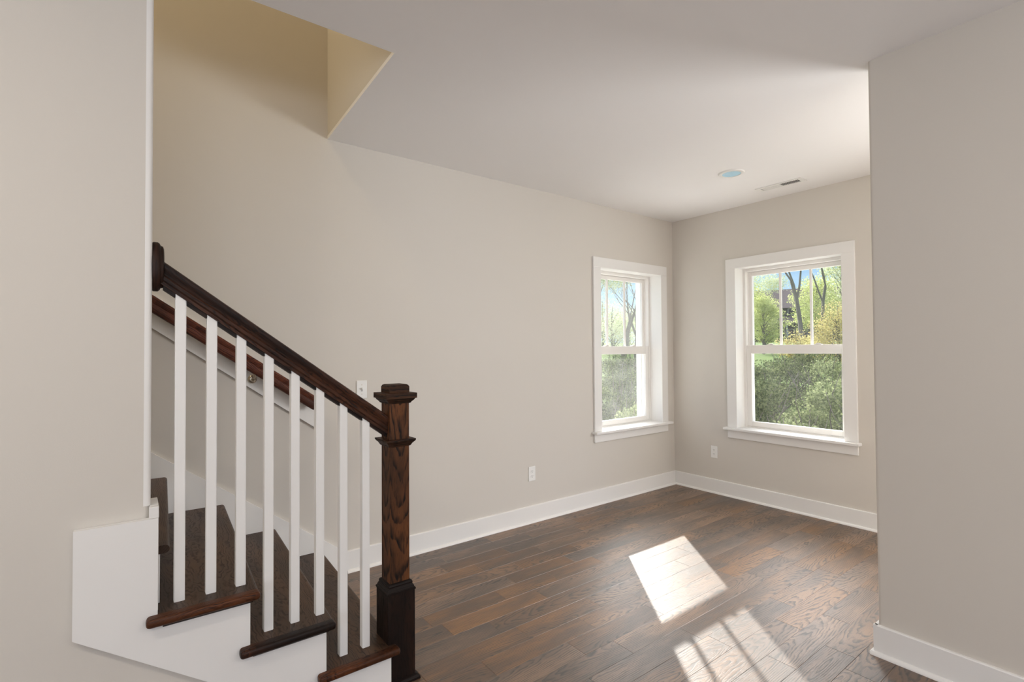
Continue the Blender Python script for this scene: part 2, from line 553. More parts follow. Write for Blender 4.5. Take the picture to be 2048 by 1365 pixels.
# baseboards with shoe moulding
def base_run(b, p0, p1, n, h=0.135, t=0.015, ext0=0.0, ext1=0.0, shoe0=0.0, shoe1=0.0):
    p0, p1, n = Vector((*p0, 0)), Vector((*p1, 0)), Vector((*n, 0))
    d = (p1 - p0).normalized()
    p0 = p0 - d*ext0; L = (p1 - p0).length + ext1
    b.prism([(0, 0.0), (t, 0.0), (t, h-0.004), (t-0.004, h), (0, h)], p0, n, (0, 0, 1), d, L)
    r = 0.017
    arc = [(t, 0.0)] + [(t + r*math.cos(k*math.pi/10), r*math.sin(k*math.pi/10)) for k in range(6)]
    b.prism(arc, p0 - d*shoe0, n, (0, 0, 1), d, L + shoe0 + shoe1)
b = B(); base_run(b, (-3.453, 0), (0, 0), (0, -1)); struct(b, 'baseboard_back', TRIM)
b = B(); base_run(b, (0, Y_N), (0, -0.015), (-1, 0)); struct(b, 'baseboard_right', TRIM)
b = B(); base_run(b, (X_L, W_F), (-4.2, W_F), (0, -1)); struct(b, 'baseboard_left', TRIM)
b = B()
base_run(b, (PX, Y_N), (PX, PY), (-1, 0), ext1=0.015, shoe1=0.010)
base_run(b, (PX, PY), (PX+0.13, PY), (0, 1), ext0=0.0149, shoe0=0.010)
struct(b, 'baseboard_partition', TRIM)
b = B(); base_run(b, (X_L, Y_N), (0, Y_N), (0, 1)); struct(b, 'baseboard_front', TRIM)

# ------------------------------------------------------------------ windows
def make_window(name, origin, rot, glass):
    """local x along the wall, y outwards through the wall, z up; room at y < 0"""
    w = empty(name, origin, rot)
    tag(w, kind='structure')
    H = WIN['half']
    ca, ci = 0.54, 0.445
    z_st = 0.66
    b = B()
    b.box((-ca, -0.02, z_st), (-ci, 0, 2.158), 0.002, 1)
    b.box((ci, -0.02, z_st), (ca, 0, 2.158), 0.002, 1)
    b.box((-ca, -0.02, 2.158), (ca, 0, 2.252), 0.002, 1)
    b.build('casing', TRIM, w)
    b = B(); b.box((-ca-0.022, -0.066, 0.638), (ca+0.022, 0.0, z_st), 0.004, 3)
    b.box((-H, 0.0, 0.638), (H, 0.14, z_st)); b.build('stool', TRIM, w)
    b = B(); b.box((-ca, -0.018, 0.560), (ca, 0, 0.638), 0.002, 1); b.build('apron', TRIM, w)
    b = B()
    b.box((-H-0.019, -0.001, z_st-0.03), (-H, 0.13, 2.182)); b.box((H, -0.001, z_st-0.03), (H+0.019, 0.13, 2.182))
    b.box((-H, -0.001, 2.163), (H, 0.13, 2.182)); b.build('jamb', TRIM, w)
    # vinyl frame
    b = B()
    fi = 0.425
    for sx in (-1, 1):
        x0, x1 = sorted((sx*fi, sx*(H+0.019)))
        b.box((x0, 0.13, 0.62), (x1, WT+0.005, 2.19), 0.002, 1)
        x0, x1 = sorted((sx*(fi-0.008), sx*fi)); b.box((x0, 0.172, 0.66), (x1, 0.180, 2.135))      # parting stop
        x0, x1 = sorted((sx*(fi-0.012), sx*fi)); b.box((x0, 0.222, 0.66), (x1, 0.240, 2.135))
    b.box((-fi, 0.13, 2.135), (fi, WT+0.005, 2.19), 0.002, 1)
    b.box((-fi, 0.13, 0.62), (fi, WT+0.005, 0.668), 0.002, 1)
    b.build('frame', VINYL, w)
    # upper sash, outer track
    b = B()
    gx, g0, g1 = 0.388, 1.400, 2.096
    b.box((-fi+0.001, 0.181, g0-0.04), (-gx, 0.219, 2.134), 0.003, 2); b.box((gx, 0.181, g0-0.04), (fi-0.001, 0.219, 2.134), 0.003, 2)
    b.box((-gx, 0.181, g1), (gx, 0.219, 2.134), 0.003, 2); b.box((-gx, 0.181, g0-0.04), (gx, 0.219, g0), 0.003, 2)
    us = b.build('upper_sash', VINYL, w)
    b = B(); b.box((-gx, 0.198, g0), (gx, 0.202, g1)); b.build('glass', glass, us)
    for mx in (-0.1305, 0.1305):
        b = B(); b.box((mx-0.010, 0.190, g0), (mx+0.010, 0.1975, g1), 0.003, 2); b.box((mx-0.010, 0.2025, g0), (mx+0.010, 0.209, g1), 0.003, 2)
        b.build('muntin', VINYL, us)
    # lower sash, inner track
    b = B()
    gx, g0, g1 = 0.380, 0.716, 1.356
    b.box((-fi+0.001, 0.134, 0.669), (-gx, 0.171, 1.434), 0.003, 2); b.box((gx, 0.134, 0.669), (fi-0.001, 0.171, 1.434), 0.003, 2)
    b.box((-gx, 0.134, g1), (gx, 0.171, 1.434), 0.003, 2); b.box((-gx, 0.134, 0.669), (gx, 0.171, g0), 0.003, 2)
    ls = b.build('lower_sash', VINYL, w)
    b = B(); b.box((-gx, 0.150, g0), (gx, 0.154, g1)); b.build('glass', glass, ls)
    for mx in (-0.2, 0.2):
        b = B()
        b.box((mx-0.028, 0.138, 1.4345), (mx+0.028, 0.168, 1.440), 0.002, 2)
        b.box((mx-0.012, 0.132, 1.440), (mx+0.020, 0.150, 1.447), 0.003, 2)
        b.build('sash_lock', VINYL, ls)
    # outside brick mould
    b = B()
    for sx in (-1, 1):
        x0, x1 = sorted((sx*0.44, sx*0.56)); b.box((x0, WT+0.006, 0.58), (x1, WT+0.045, 2.27))
    b.box((-0.44, WT+0.006, 2.16), (0.44, WT+0.045, 2.27)); b.box((-0.44, WT+0.006, 0.58), (0.44, WT+0.06, 0.655))
    b.build('brick_mould', VINYL, w)
    return w
make_window('window_1', (LWC, 0, 0), 0, GLASS_DUSTY_GLARE)
make_window('window_2', (0, RWC, 0), -math.pi/2, GLASS)

# ------------------------------------------------------------------ staircase
Y_BAL = -1.155
Y_STR = -1.226
TH = 0.028
def nose(n, y): return -3.661 - 0.2635*(n-1) + SK*(y + 1.26)
def tz(n): return 0.178 + 0.1915*(n-1)
stair = empty('staircase', (-3.7, -0.6, 0))
tag(stair, 'straight staircase with dark oak treads and white stringer rising along the long wall', 'staircase')
SO = Vector((3.7, 0.6, 0))
def sb():
    b = B()
    b.xf = Matrix.Translation(SO)
    return b
NT_ = 9
for n in range(1, NT_):
    z = tz(n)
    y0 = Y_STR - 0.001 if n < 4 else (-1.145 if n == 4 else W_B + 0.004)
    y1 = -0.020
    b = sb()
    L = 0.295
    A = lambda y: nose(n, y)
    r = TH/2
    arc = [(-r + r*math.cos(a), -r + r*math.sin(a)) for a in [math.pi/2 - k*math.pi/8 for k in range(9)]]
    pts = [(-L, -TH), (-L, 0)] + arc
    b.prism(pts, (A(y0), y0, z), (1, 0, 0), (0, 0, 1), (SK, 1, 0), (y1-y0)*math.sqrt(1+SK*SK), grain=(0, 1, 0))
    t = b.build('tread', STAIR_OAK, stair, smooth=35)
    if n < 4:
        yr0 = -1.264
        b = sb()
        xl = A(yr0) - 0.325
        arc2 = [(-r + r*math.cos(a), -r + r*math.sin(a)) for a in [math.pi/2 - k*math.pi/8 for k in range(9)]]
        prof = [(-(abs(yr0)-abs(Y_STR)), -TH), (-(abs(yr0)-abs(Y_STR)), 0)] + arc2
        # nosing returned along the open side, outline rounded at both ends
        xr = A(Y_STR)
        b.box((xl, yr0, z-TH), (xr, Y_STR-0.0015, z), 0.011, 4, grain=(1, 0, 0), edges=lambda m, d: m.y < yr0+0.001 or (abs(d.x) < .5 and (m.x < xl+.001)) or (abs(d.x) < .5 and m.x > xr-.001 and abs(d.z) < .5))
        b.build('return_nosing', NOSE_OAK, t, smooth=35)
        b = sb()
        cv = [(0, 0), (-0.014, 0), (-0.013, -0.005), (-0.008, -0.012), (-0.003, -0.016), (0, -0.016)]
        b.prism(cv, (xl+0.045, Y_STR-0.0005, z-TH), (0, 1, 0), (0, 0, 1), (1, 0, 0), 0.325-0.045-0.018, grain=(1, 0, 0))
        b.build('cove_moulding', DARK_OAK, t)
    # riser below this tread
    b = sb()
    rx = nose(n, 0) - 0.027
    zb = 0.0 if n == 1 else tz(n-1)
    yb = Y_STR + 0.021 if n < 4 else (-1.14 if n == 4 else W_B+0.004)
    b.prism([(-0.018, zb+0.0005), (0, zb+0.0005), (0, z-TH-0.0005), (-0.018, z-TH-0.0005)], (rx + SK*yb, yb, 0), (1, 0, 0), (0, 0, 1), (SK, 1, 0), -yb-0.021)
    b.build('riser', TRIM, stair)
# stringer board on the open side
cx_ = lambda n: nose(n, Y_STR) - 0.027
b = sb()
pts = [(cx_(1), 0.0), (cx_(1), tz(1)-TH), (cx_(2), tz(1)-TH), (cx_(2), tz(2)-TH), (cx_(3), tz(2)-TH), (cx_(3), tz(3)-TH), (-4.482, tz(3)-TH), (-4.482, 0.868), (-4.690, 0.868), (-4.690, 0.545), (-3.945, 0.0)]
b.prism(pts, (0, Y_STR, 0), (1, 0, 0), (0, 0, 1), (0, 1, 0), 0.024)
b.build('stringer', TRIM, stair)
b = sb()
b.box((W_END-0.003, Y_STR+0.0245, tz(3)+0.001), (W_END+0.022, W_B, 0.905), 0.0015, 1)
b.box((W_END-0.004, Y_STR, 0.8685), (W_END+0.022, Y_STR+0.024, 0.905), 0.0015, 1)
b.build('wall_end_trim', TRIM, stair)
# skirt board against the long wall
b = sb()
sl = 0.75
xe = nose(NT_-1, 0) - 0.3
zt = lambda x: 0.138 + (-3.475 - x)*sl
b.prism([(-3.453, 0.0), (-3.453, 0.141), (-3.470, 0.141), (xe, zt(xe)), (xe, zt(xe)-0.62), (-3.9, 0.0)], (0, -0.019, 0), (1, 0, 0), (0, 0, 1), (0, 1, 0), 0.0185)
b.build('skirt_board', TRIM, stair)

# ------------------------------------------------------------------ balustrade
rail = empty('balustrade', (-3.635, Y_BAL, 0))
tag(rail, 'stair balustrade with dark oak newel post and handrail over white square balusters', 'railing')
RO = Vector((3.635, -Y_BAL, 0))
def rb():
    b = B(); b.xf = Matrix.Translation(RO); return b
NXC = -3.635
b = rb()
b.square_lathe([(0.061, 0.0), (0.061, 0.379)], NXC, Y_BAL, (0, 0, 1))
newel = b.build('newel_post', DARK_OAK, rail)
b = rb(); b.box((NXC-0.0445, Y_BAL-0.0445, 0.415), (NXC+0.0445, Y_BAL+0.0445, 1.205), 0.0015, 1, grain=(0, 0, 1), seed=(0.53, 0.28, 0.1)); b.build('shaft', NEWEL_OAK, newel)
b = rb(); b.square_lathe([(0.064, 0.379), (0.064, 0.386), (0.060, 0.389), (0.057, 0.398), (0.053, 0.404), (0.054, 0.410), (0.051, 0.417), (0.045, 0.420)], NXC, Y_BAL, 'round'); b.build('block_moulding', DARK_OAK, newel)
b = rb(); b.square_lathe([(0.045, 0.992), (0.049, 0.994), (0.055, 1.005), (0.062, 1.012), (0.066, 1.018), (0.066, 1.024), (0.0452, 1.024)], NXC, Y_BAL, 'round'); b.build('collar', NEWEL_OAK, newel)
b = rb(); b.square_lathe([(0.045, 1.176), (0.050, 1.178), (0.053, 1.184), (0.060, 1.190), (0.064, 1.197), (0.066, 1.198), (0.070, 1.199), (0.070, 1.221), (0.0452, 1.222)], NXC, Y_BAL, 'round'); b.build('cap_moulding', NEWEL_OAK, newel)
b = rb(); b.square_lathe([(0.0455, 1.2225), (0.0455, 1.247), (0.042, 1.254), (0.036, 1.258)], NXC, Y_BAL, 'round'); b.build('cap', NEWEL_OAK, newel)
b = rb(); b.square_lathe([(0.078, 0.0005), (0.078, 0.010), (0.073, 0.018), (0.0612, 0.022)], NXC, Y_BAL, 'round'); b.build('shoe_moulding', DARK_OAK, newel)
# handrail
p_top, p_bot = Vector((-4.476, Y_BAL, 1.712)), Vector((-3.682, Y_BAL, 1.130))       # crown line of the rail
d = (p_bot - p_top).normalized()
nrm = Vector((0, 1, 0)).cross(d); nrm = nrm if nrm.z > 0 else -nrm
half = [(0.018, -0.066), (0.0215, -0.066), (0.0215, -0.056), (0.026, -0.051), (0.0265, -0.041), (0.022, -0.036), (0.0235, -0.028), (0.0295, -0.021), (0.031, -0.013), (0.029, -0.005), (0.021, -0.001), (0.008, 0.0)]
prof = half + [(-x, y) for x, y in half[::-1]]
b = rb(); b.prism(prof, p_top, (0, 1, 0), nrm, d, (p_bot-p_top).length + 0.05)
hr = b.build('handrail', HANDRAIL_OAK, rail, smooth=30)
BX = [-4.420 + 0.0926*i for i in range(8)]
slope = d.z/d.x
cosr = abs(d.x)
def rail_under(x): return p_top.z + (x - p_top.x)*slope - 0.066/cosr
xs = [-4.470] + sum([[x-0.0163, x+0.0163] for x in BX], []) + [-3.681]
for k in range(0, len(xs), 2):
    xa, xb = xs[k], xs[k+1]
    b = rb()
    b.prism([(xa, rail_under(xa)-0.0003), (xb, rail_under(xb)-0.0003), (xb, rail_under(xb)-0.013), (xa, rail_under(xa)-0.013)], (0, Y_BAL-0.0165, 0), (1, 0, 0), (0, 0, 1), (0, 1, 0), 0.033, grain=d)
    b.build('fillet', DARK_OAK, hr)
# rosette on the wall end
b = rb()
b.lathe([(0.0, 0.0), (0.080, 0.0), (0.083, 0.004), (0.083, 0.016), (0.079, 0.021), (0.072, 0.024), (0.070, 0.030), (0.062, 0.033), (0.0, 0.033)], (W_END+0.001, -1.150, 1.690), (1, 0, 0), 40, squash=(1.0, 0.60))
b.build('rosette', HANDRAIL_OAK, rail, smooth=35)
for i, x in enumerate(BX):
    n = 3 if i < 3 else (2 if i < 6 else 1)
    zl = tz(n)
    h = 0.0158
    b = rb()
    bm = b.bm
    lo = [bm.verts.new((x+sx*h, Y_BAL+sy*h, zl+0.0004)) for sx, sy in ((-1, -1), (1, -1), (1, 1), (-1, 1))]
    hi = [bm.verts.new((x+sx*h, Y_BAL+sy*h, rail_under(x+sx*h)-0.0004)) for sx, sy in ((-1, -1), (1, -1), (1, 1), (-1, 1))]
    fs = [bm.faces.new(lo[::-1]), bm.faces.new(hi)] + [bm.faces.new((lo[k], lo[(k+1) % 4], hi[(k+1) % 4], hi[k])) for k in range(4)]
    es = [e for e in bm.edges if abs((e.verts[0].co-e.verts[1].co).normalized().z) > .95]
    bmesh.ops.bevel(bm, geom=es, offset=0.002, segments=2, affect='EDGES')
    b.finish(list(bm.faces), (0, 0, 1))
    b.build('baluster', TRIM, rail)

# ------------------------------------------------------------------ wall handrail on the long wall
wr = empty('wall_handrail', (-3.66, 0, 1.0))
tag(wr, 'reddish dark oak wall handrail on a white sloping backing board behind the balusters', 'handrail')
WO = Vector((3.66, 0, -1.0))
def wb():
    b = B(); b.xf = Matrix.Translation(WO); return b
b = wb()
xr, xl = -3.610, -5.6
zb = lambda x: 0.906 + (xr - x)*0.7255
b.prism([(xr, zb(xr)), (xr, zb(xr)+0.177), (xl, zb(xl)+0.177), (xl, zb(xl))], (0, -0.019, 0), (1, 0, 0), (0, 0, 1), (0, 1, 0), 0.0185)
b.build('backing_board', TRIM, wr)
a0, a1 = Vector((-5.6, -0.078, 2.487)), Vector((-3.640, -0.078, 1.114))
dd = (a1-a0).normalized()
nn = Vector((0, 1, 0)).cross(dd); nn = nn if nn.z > 0 else -nn
half = [(0.016, -0.074), (0.022, -0.070), (0.026, -0.060), (0.026, -0.040), (0.023, -0.033), (0.028, -0.022), (0.029, -0.012), (0.024, -0.003), (0.010, 0.0)]
b = wb(); b.prism(half + [(-x, y) for x, y in half[::-1]], a0, (0, 1, 0), nn, dd, (a1-a0).length)
b.build('rail', RAIL_OAK, wr, smooth=30)
for bxp in (-4.000, -4.95):
    zr = a0.z + (bxp-a0.x)*dd.z/dd.x - 0.074/abs(dd.x)
    b = wb()
    zc = zr - 0.030
    b.lathe([(0, 0), (0.024, 0), (0.024, 0.004), (0.020, 0.009), (0.010, 0.012), (0.0, 0.012)], (bxp, -0.0195, zc), (0, -1, 0), 24)
    pts = [Vector((bxp, -0.030, zc)), Vector((bxp, -0.055, zc-0.002)), Vector((bxp+.001, -0.072, zc+0.008)), Vector((bxp+.002, -0.078, zc+0.024)), Vector((bxp+.002, -0.078, zr+0.002))]
    b.tube(pts, [0.008, 0.008, 0.0075, 0.007, 0.009], 10)
    b.build('bracket', NICKEL, wr, smooth=40)

# ------------------------------------------------------------------ outlets, switch
def plate(b):
    b.box((-0.035, -0.0065, -0.0585), (0.035, -0.0002, 0.0585), 0.003, 3)
def outlet(loc, rot, label):
    o = empty('wall_outlet', loc, rot)
    tag(o, label, 'outlet', 'duplex wall outlets')
    b = B(); plate(b); b.build('cover_plate', PLASTIC, o)
    for zc in (-0.0195, 0.0195):
        b = B()
        b.prism([(0.0165*math.cos(a)*1.0, max(-0.0142, min(0.0142, 0.0185*math.sin(a)))) for a in [k*math.pi/14 for k in range(28)]], (0, -0.0066, zc), (1, 0, 0), (0, 0, 1), (0, -1, 0), 0.0016)
        k = b.build('socket', PLASTIC, o)
        b = B()
        for sx, hh in ((-0.0062, 0.0045), (0.0062, 0.0036)):
            b.box((sx-0.0011, -0.0086, zc+0.003-hh), (sx+0.0011, -0.0083, zc+0.003+hh))
        b.lathe([(0, 0), (0.0024, 0), (0.0024, 0.0003), (0, 0.0003)], (0, -0.0083, zc-0.0075), (0, -1, 0), 12)
        b.build('slot', DARK, k)
    b = B(); b.lathe([(0, 0), (0.003, 0), (0.0024, 0.0012), (0, 0.0015)], (0, -0.0065, 0), (0, -1, 0), 14); b.build('screw', PLASTIC, o)
    return o
outlet((-1.932, 0, 0.392), 0, 'white duplex outlet low on the long wall between staircase and window')
outlet((0, -0.452, 0.397), -math.pi/2, 'white duplex outlet low on the wall under the left edge of the right window')
sw = empty('light_switch', (-3.354, 0, 1.153))
tag(sw, 'white toggle light switch on the long wall just left of the newel post', 'switch')
b = B(); plate(b); b.build('cover_plate', PLASTIC, sw)
b = B(); b.box((-0.006, -0.0075, -0.012), (0.006, -0.0066, 0.012)); b.build('toggle_slot', paint('grey_plastic', (.45, .45, .44, 1), .4), sw)
b = B(); b.prism([(-0.0076, -0.006), (-0.0200, 0.004), (-0.0200, 0.011), (-0.0076, 0.009)], (-0.004, 0, 0), (0, 1, 0), (0, 0, 1), (1, 0, 0), 0.008); b.build('toggle', PLASTIC, sw)
for zc in (-0.030, 0.030):
    b = B(); b.lathe([(0, 0), (0.003, 0), (0.0024, 0.0012), (0, 0.0015)], (0, -0.0065, zc), (0, -1, 0), 14); b.build('screw', NICKEL, sw)

# ------------------------------------------------------------------ ceiling fittings
cl = empty('ceiling_light', (-0.912, -1.180, CH))
tag(cl, 'round white recessed ceiling light with pale blue protective film on its lens', 'ceiling light')
b = B(); b.lathe([(0.066, -0.002), (0.066, -0.009), (0.070, -0.011), (0.088, -0.008), (0.094, -0.0002)], (0, 0, 0), (0, 0, 1), 48); b.build('trim_ring', PLASTIC, cl, smooth=40)
FILM = NT('pale_blue_film'); FILM.set(Base_Color=(0.48, 0.77, 0.95, 1), Roughness=0.18, Specular_IOR_Level=0.6)
b = B(); b.lathe([(0, -0.0075), (0.030, -0.0078), (0.0655, -0.0075), (0.0655, -0.002), (0, -0.002)], (0, 0, 0), (0, 0, 1), 48)
tag(b.build('lens', FILM.m, cl, smooth=40), 'pale blue film over the lens')

vt = empty('ceiling_vent', (-0.325, -1.268, CH))
tag(vt, 'white rectangular ceiling air register with dark slots near the far corner', 'vent')
b = B()
for lo, hi in (((-0.058, -0.182, -0.006), (-0.036, 0.182, -0.0002)), ((0.036, -0.182, -0.006), (0.058, 0.182, -0.0002)), ((-0.036, -0.182, -0.006), (0.036, -0.148, -0.0002)), ((-0.036, 0.148, -0.006), (0.036, 0.182, -0.0002)), ((-0.036, -0.004, -0.006), (0.036, 0.004, -0.0002))):
    b.box(lo, hi, 0.0015, 1)
b.build('frame', PLASTIC, vt)
b = B(); b.box((-0.036, -0.148, -0.0012), (0.036, 0.148, -0.0004)); tag(b.build('duct', DARK, vt), 'dark duct behind the slats')
for k in range(22):
    side = -1 if k < 11 else 1
    y = side*(0.012 + (k % 11)*0.0126)
    b = B()
    th = 0.0050
    tilt = -side*0.0046
    b.prism([(y-0.0016, -0.0058), (y+0.0016, -0.0058), (y+0.0016+tilt, -0.0015), (y-0.0016+tilt, -0.0015)], (-0.0355, 0, 0), (0, 1, 0), (0, 0, 1), (1, 0, 0), 0.071)
    b.build('slat', PLASTIC, vt)

# added recessed lights, unseen, filling the room behind the camera
def downlight(x, y, e, label):
    o = empty('added_downlight', (x, y, CH))
    tag(o, label, 'ceiling light', 'added fill downlights behind the camera')
    b = B(); b.lathe([(0.062, -0.002), (0.062, -0.008), (0.085, -0.006), (0.09, -0.0002)], (0, 0, 0), (0, 0, 1), 32); b.build('trim_ring', PLASTIC, o, smooth=40)
    t = NT('lit_lens'); t.set(Base_Color=(.9, .9, .9, 1), Emission_Color=(1, .9, .75, 1), Emission_Strength=4.0)
    b = B(); b.lathe([(0, -0.006), (0.0615, -0.006), (0.0615, -0.002), (0, -0.002)], (0, 0, 0), (0, 0, 1), 32); b.build('lens', t.m, o)
    l = lamp('downlight_fill', 'AREA', (0, 0, -0.012), e, (1.0, 0.90, 0.78), (0, 0, -1), 0.12)
    l.parent = o
downlight(-5.6, -2.6, 14, 'added fill downlight in the ceiling behind the camera, nearest the left wall')
downlight(-3.2, -4.4, 14, 'added fill downlight in the ceiling behind the camera, nearest the partition')
downlight(-5.6, -4.9, 14, 'added fill downlight in the ceiling behind the camera, nearest the rear wall')

# ------------------------------------------------------------------ outside
def ground_z(x, y):
    dist = math.hypot(x + 4.5, y + 3.2)
    pts = [(0, -0.55), (13, -0.5), (18, 0.2), (26, 1.0), (50, 1.75), (85, 2.45), (140, 3.2)]
    for (a, za), (q, zq) in zip(pts, pts[1:]):
        if dist <= q:
            k = (dist-a)/(q-a)
            return za + (zq-za)*k
    return pts[-1][1]
b = B()
bm = b.bm
N = 44
gx = [0.45 + 0.25*k + 0.075*k*k for k in range(N)]
import itertools
def grid(xs_, ys_):
    vs = [[bm.verts.new((x, y, ground_z(x, y) + random.uniform(-.03, .03))) for y in ys_] for x in xs_]
    fs = []
    for i in range(len(xs_)-1):
        for j in range(len(ys_)-1):
            fs.append(bm.faces.new((vs[i][j], vs[i+1][j], vs[i+1][j+1], vs[i][j+1])))
    return fs
xs_ = [-6 + 1.0*k for k in range(30)] + [26 + 4*k for k in range(30)]
ys_ = [-14 + 1.0*k for k in range(34)] + [22 + 4*k for k in range(26)]
xs_ = [x for x in xs_ if True]
fs = [f for f in grid(xs_, ys_)]
drop = [f for f in fs if f.calc_center_median().x < 0.2 and f.calc_center_median().y < 0.2]
keep = [f for f in fs if f not in set(drop)]
bmesh.ops.delete(bm, geom=drop, context='FACES')
b.finish(keep, (1, 0, 0))
t = NT('lawn_grass')
tc = t.node('ShaderNodeTexCoord').outputs['Object']
n1 = t.noise(tc, 0.5, 4, 0.6); n2 = t.noise(tc, 14, 4, 0.7)
t.set(Base_Color=t.mix(n2, t.mix(n1, (.10, .17, .035, 1), (.22, .30, .07, 1)), (.06, .10, .03, 1)), Roughness=0.9, Specular_IOR_Level=0.1)
struct(b, 'ground', t.m)

BOUNCE = paint('pale_bounce_paint', (0.80, 0.79, 0.77, 1), 0.9)  # for an unseen slab added outside to bounce sunlight onto the ceiling
b = B()
b.prism([(WT+0.02, -5), (3.0, -5), (3.0, 2.8), (-5, 2.8), (-5, WT+0.02), (WT+0.02, WT+0.02)], (0, 0, -0.55), (1, 0, 0), (0, 1, 0), (0, 0, 1), 0.5)
struct(b, 'bounce_slab', BOUNCE)

def leaf_mat(name, c1, c2, trans):
    t = NT(name)
    g = t.node('ShaderNodeNewGeometry').outputs['Random Per Island']
    col = t.mix(g, c1, c2)
    df = t.node('ShaderNodeBsdfDiffuse'); t.link(col, df.inputs[0])
    tl = t.node('ShaderNodeBsdfTranslucent'); t.link(t.mix(0.35, col, (0.75, 0.8, 0.15, 1), 'MULTIPLY'), tl.inputs[0]) if False else t.link(col, tl.inputs[0])
    m = t.node('ShaderNodeMixShader'); m.inputs[0].default_value = trans
    t.link(df.outputs[0], m.inputs[1]); t.link(tl.outputs[0], m.inputs[2])
    t.n.remove(t.bsdf)
    t.link(m.outputs[0], t.out.inputs[0])
    return t.m
L_YG = leaf_mat('yellow_green_leaves', (.36, .41, .13, 1), (.66, .69, .34, 1), 0.45)
L_PALE = leaf_mat('pale_spring_leaves', (.38, .43, .22, 1), (.72, .74, .54, 1), 0.45)
L_MID = leaf_mat('mid_green_leaves', (.12, .16, .06, 1), (.42, .46, .24, 1), 0.4)
L_DARK = leaf_mat('dark_shrub_leaves', (.05, .075, .03, 1), (.26, .29, .14, 1), 0.3)
L_RUST = leaf_mat('rusty_yellow_leaves', (.44, .36, .14, 1), (.62, .57, .27, 1), 0.45)
t = NT('bark'); tc = t.node('ShaderNodeTexCoord').outputs['Object']
t.set(Base_Color=t.mix(t.noise(tc, 9, 4, .7), (.13, .11, .09, 1), (.26, .23, .20, 1)), Roughness=.95); BARK = t.m

def leaves(bm, uvs, centre, radii, n, size, rnd, hollow=0.35):
    for _ in range(n):
        while True:
            p = Vector((rnd.uniform(-1, 1), rnd.uniform(-1, 1), rnd.uniform(-1, 1)))
            if hollow < p.length < 1: break
        p = centre + Vector((p.x*radii[0], p.y*radii[1], p.z*radii[2]))
        a = Vector((rnd.gauss(0, 1), rnd.gauss(0, 1), rnd.gauss(0, .7))).normalized()
        q = a.orthogonal().normalized()
        q = Matrix.Rotation(rnd.uniform(0, 6.28), 3, a) @ q
        s_ = size*rnd.uniform(.6, 1.3)
        w_ = a.cross(q)*s_*0.42
        mid = p + a*s_*0.08
        bm.faces.new((bm.verts.new(p - q*s_*.5), bm.verts.new(mid + w_), bm.verts.new(p + q*s_*.5), bm.verts.new(mid - w_)))

def grow(b, rnd, p, d, length, rad, depth, tips, spread=0.6, kids=(2, 3)):
    n = 4
    pts, rr = [p], [rad]
    q, dd_ = p.copy(), d.copy()
    for k in range(n):
        dd_ = (dd_ + Vector((rnd.uniform(-.16, .16), rnd.uniform(-.16, .16), rnd.uniform(-.05, .12)))).normalized()
        q = q + dd_*length/n
        pts.append(q.copy()); rr.append(rad*(1-.45*(k+1)/n))
    b.tube(pts, rr, 6 if rad > .03 else 4)
    if depth <= 1: tips.append(q.copy())
    if depth <= 0: return
    for _ in range(rnd.randint(*kids)):
        k = rnd.randint(3, n)
        nd = (dd_ + Vector((rnd.uniform(-1, 1), rnd.uniform(-1, 1), rnd.uniform(-.25, .55)))*spread).normalized()
        grow(b, rnd, pts[k], nd, length*rnd.uniform(.6, .8), rr[k]*.60, depth-1, tips, spread, kids)

def tree(name, label, cat, x, y, h, rad, leafmat, seed, n_leaf, size, blob=0.6, lean=(0, 0), depth=4, group=None, spread=0.6, trunk=0.42):
    rnd = random.Random(seed)
    z = ground_z(x, y)
    o = empty(name, (x, y, z - 0.05))
    tag(o, label, cat, group)
    tips = []
    b = B()
    grow(b, rnd, Vector((0, 0, 0)), Vector((lean[0], lean[1], 1)).normalized(), h*trunk, rad, depth, tips, spread)
    b.build('trunk', BARK, o)
    me = bpy.data.meshes.new('foliage')
    bm2 = bmesh.new()
    per = max(1, n_leaf//max(1, len(tips)))
    for tip in tips:
        leaves(bm2, None, tip, (blob, blob, blob*.75), per, size, rnd, 0.0)
    bm2.to_mesh(me); bm2.free(); me.materials.append(leafmat)
    f = link_obj('foliage', me, o)
    return o

def shrub(label, x, y, h, w, leafmat, seed, n_leaf, size, group=None, name='shrub'):
    rnd = random.Random(seed)
    z = ground_z(x, y)
    o = empty(name, (x, y, z - 0.03))
    tag(o, label, 'shrub', group)
    b = B()
    for k in range(14):
        a = rnd.uniform(0, 6.28)
        d_ = Vector((math.cos(a)*.55, math.sin(a)*.55, 1)).normalized()
        pts = [Vector((math.cos(a)*.06, math.sin(a)*.06, 0))]
        for j in range(4):
            d_ = (d_ + Vector((rnd.uniform(-.25, .25), rnd.uniform(-.25, .25), rnd.uniform(-.1, .15)))).normalized()
            pts.append(pts[-1] + d_*h*.26)
        b.tube(pts, [.016, .013, .010, .007, .004], 5)
    b.build('stem', BARK, o)
    me = bpy.data.meshes.new('foliage'); bm2 = bmesh.new()
    nb = 30
    for k in range(nb):
        a = rnd.uniform(0, 6.28); rr = math.sqrt(rnd.random())*w*.38
        zz = rnd.uniform(.2, .86)*h
        s_ = rnd.uniform(.11, .22)
        leaves(bm2, None, Vector((math.cos(a)*rr*(1.15-.5*zz/h), math.sin(a)*rr*(1.15-.5*zz/h), zz)), (w*s_, w*s_, h*s_*.7), n_leaf//nb, size, rnd, 0.3)
    bm2.to_mesh(me); bm2.free(); me.materials.append(leafmat)
    link_obj('foliage', me, o)
    return o


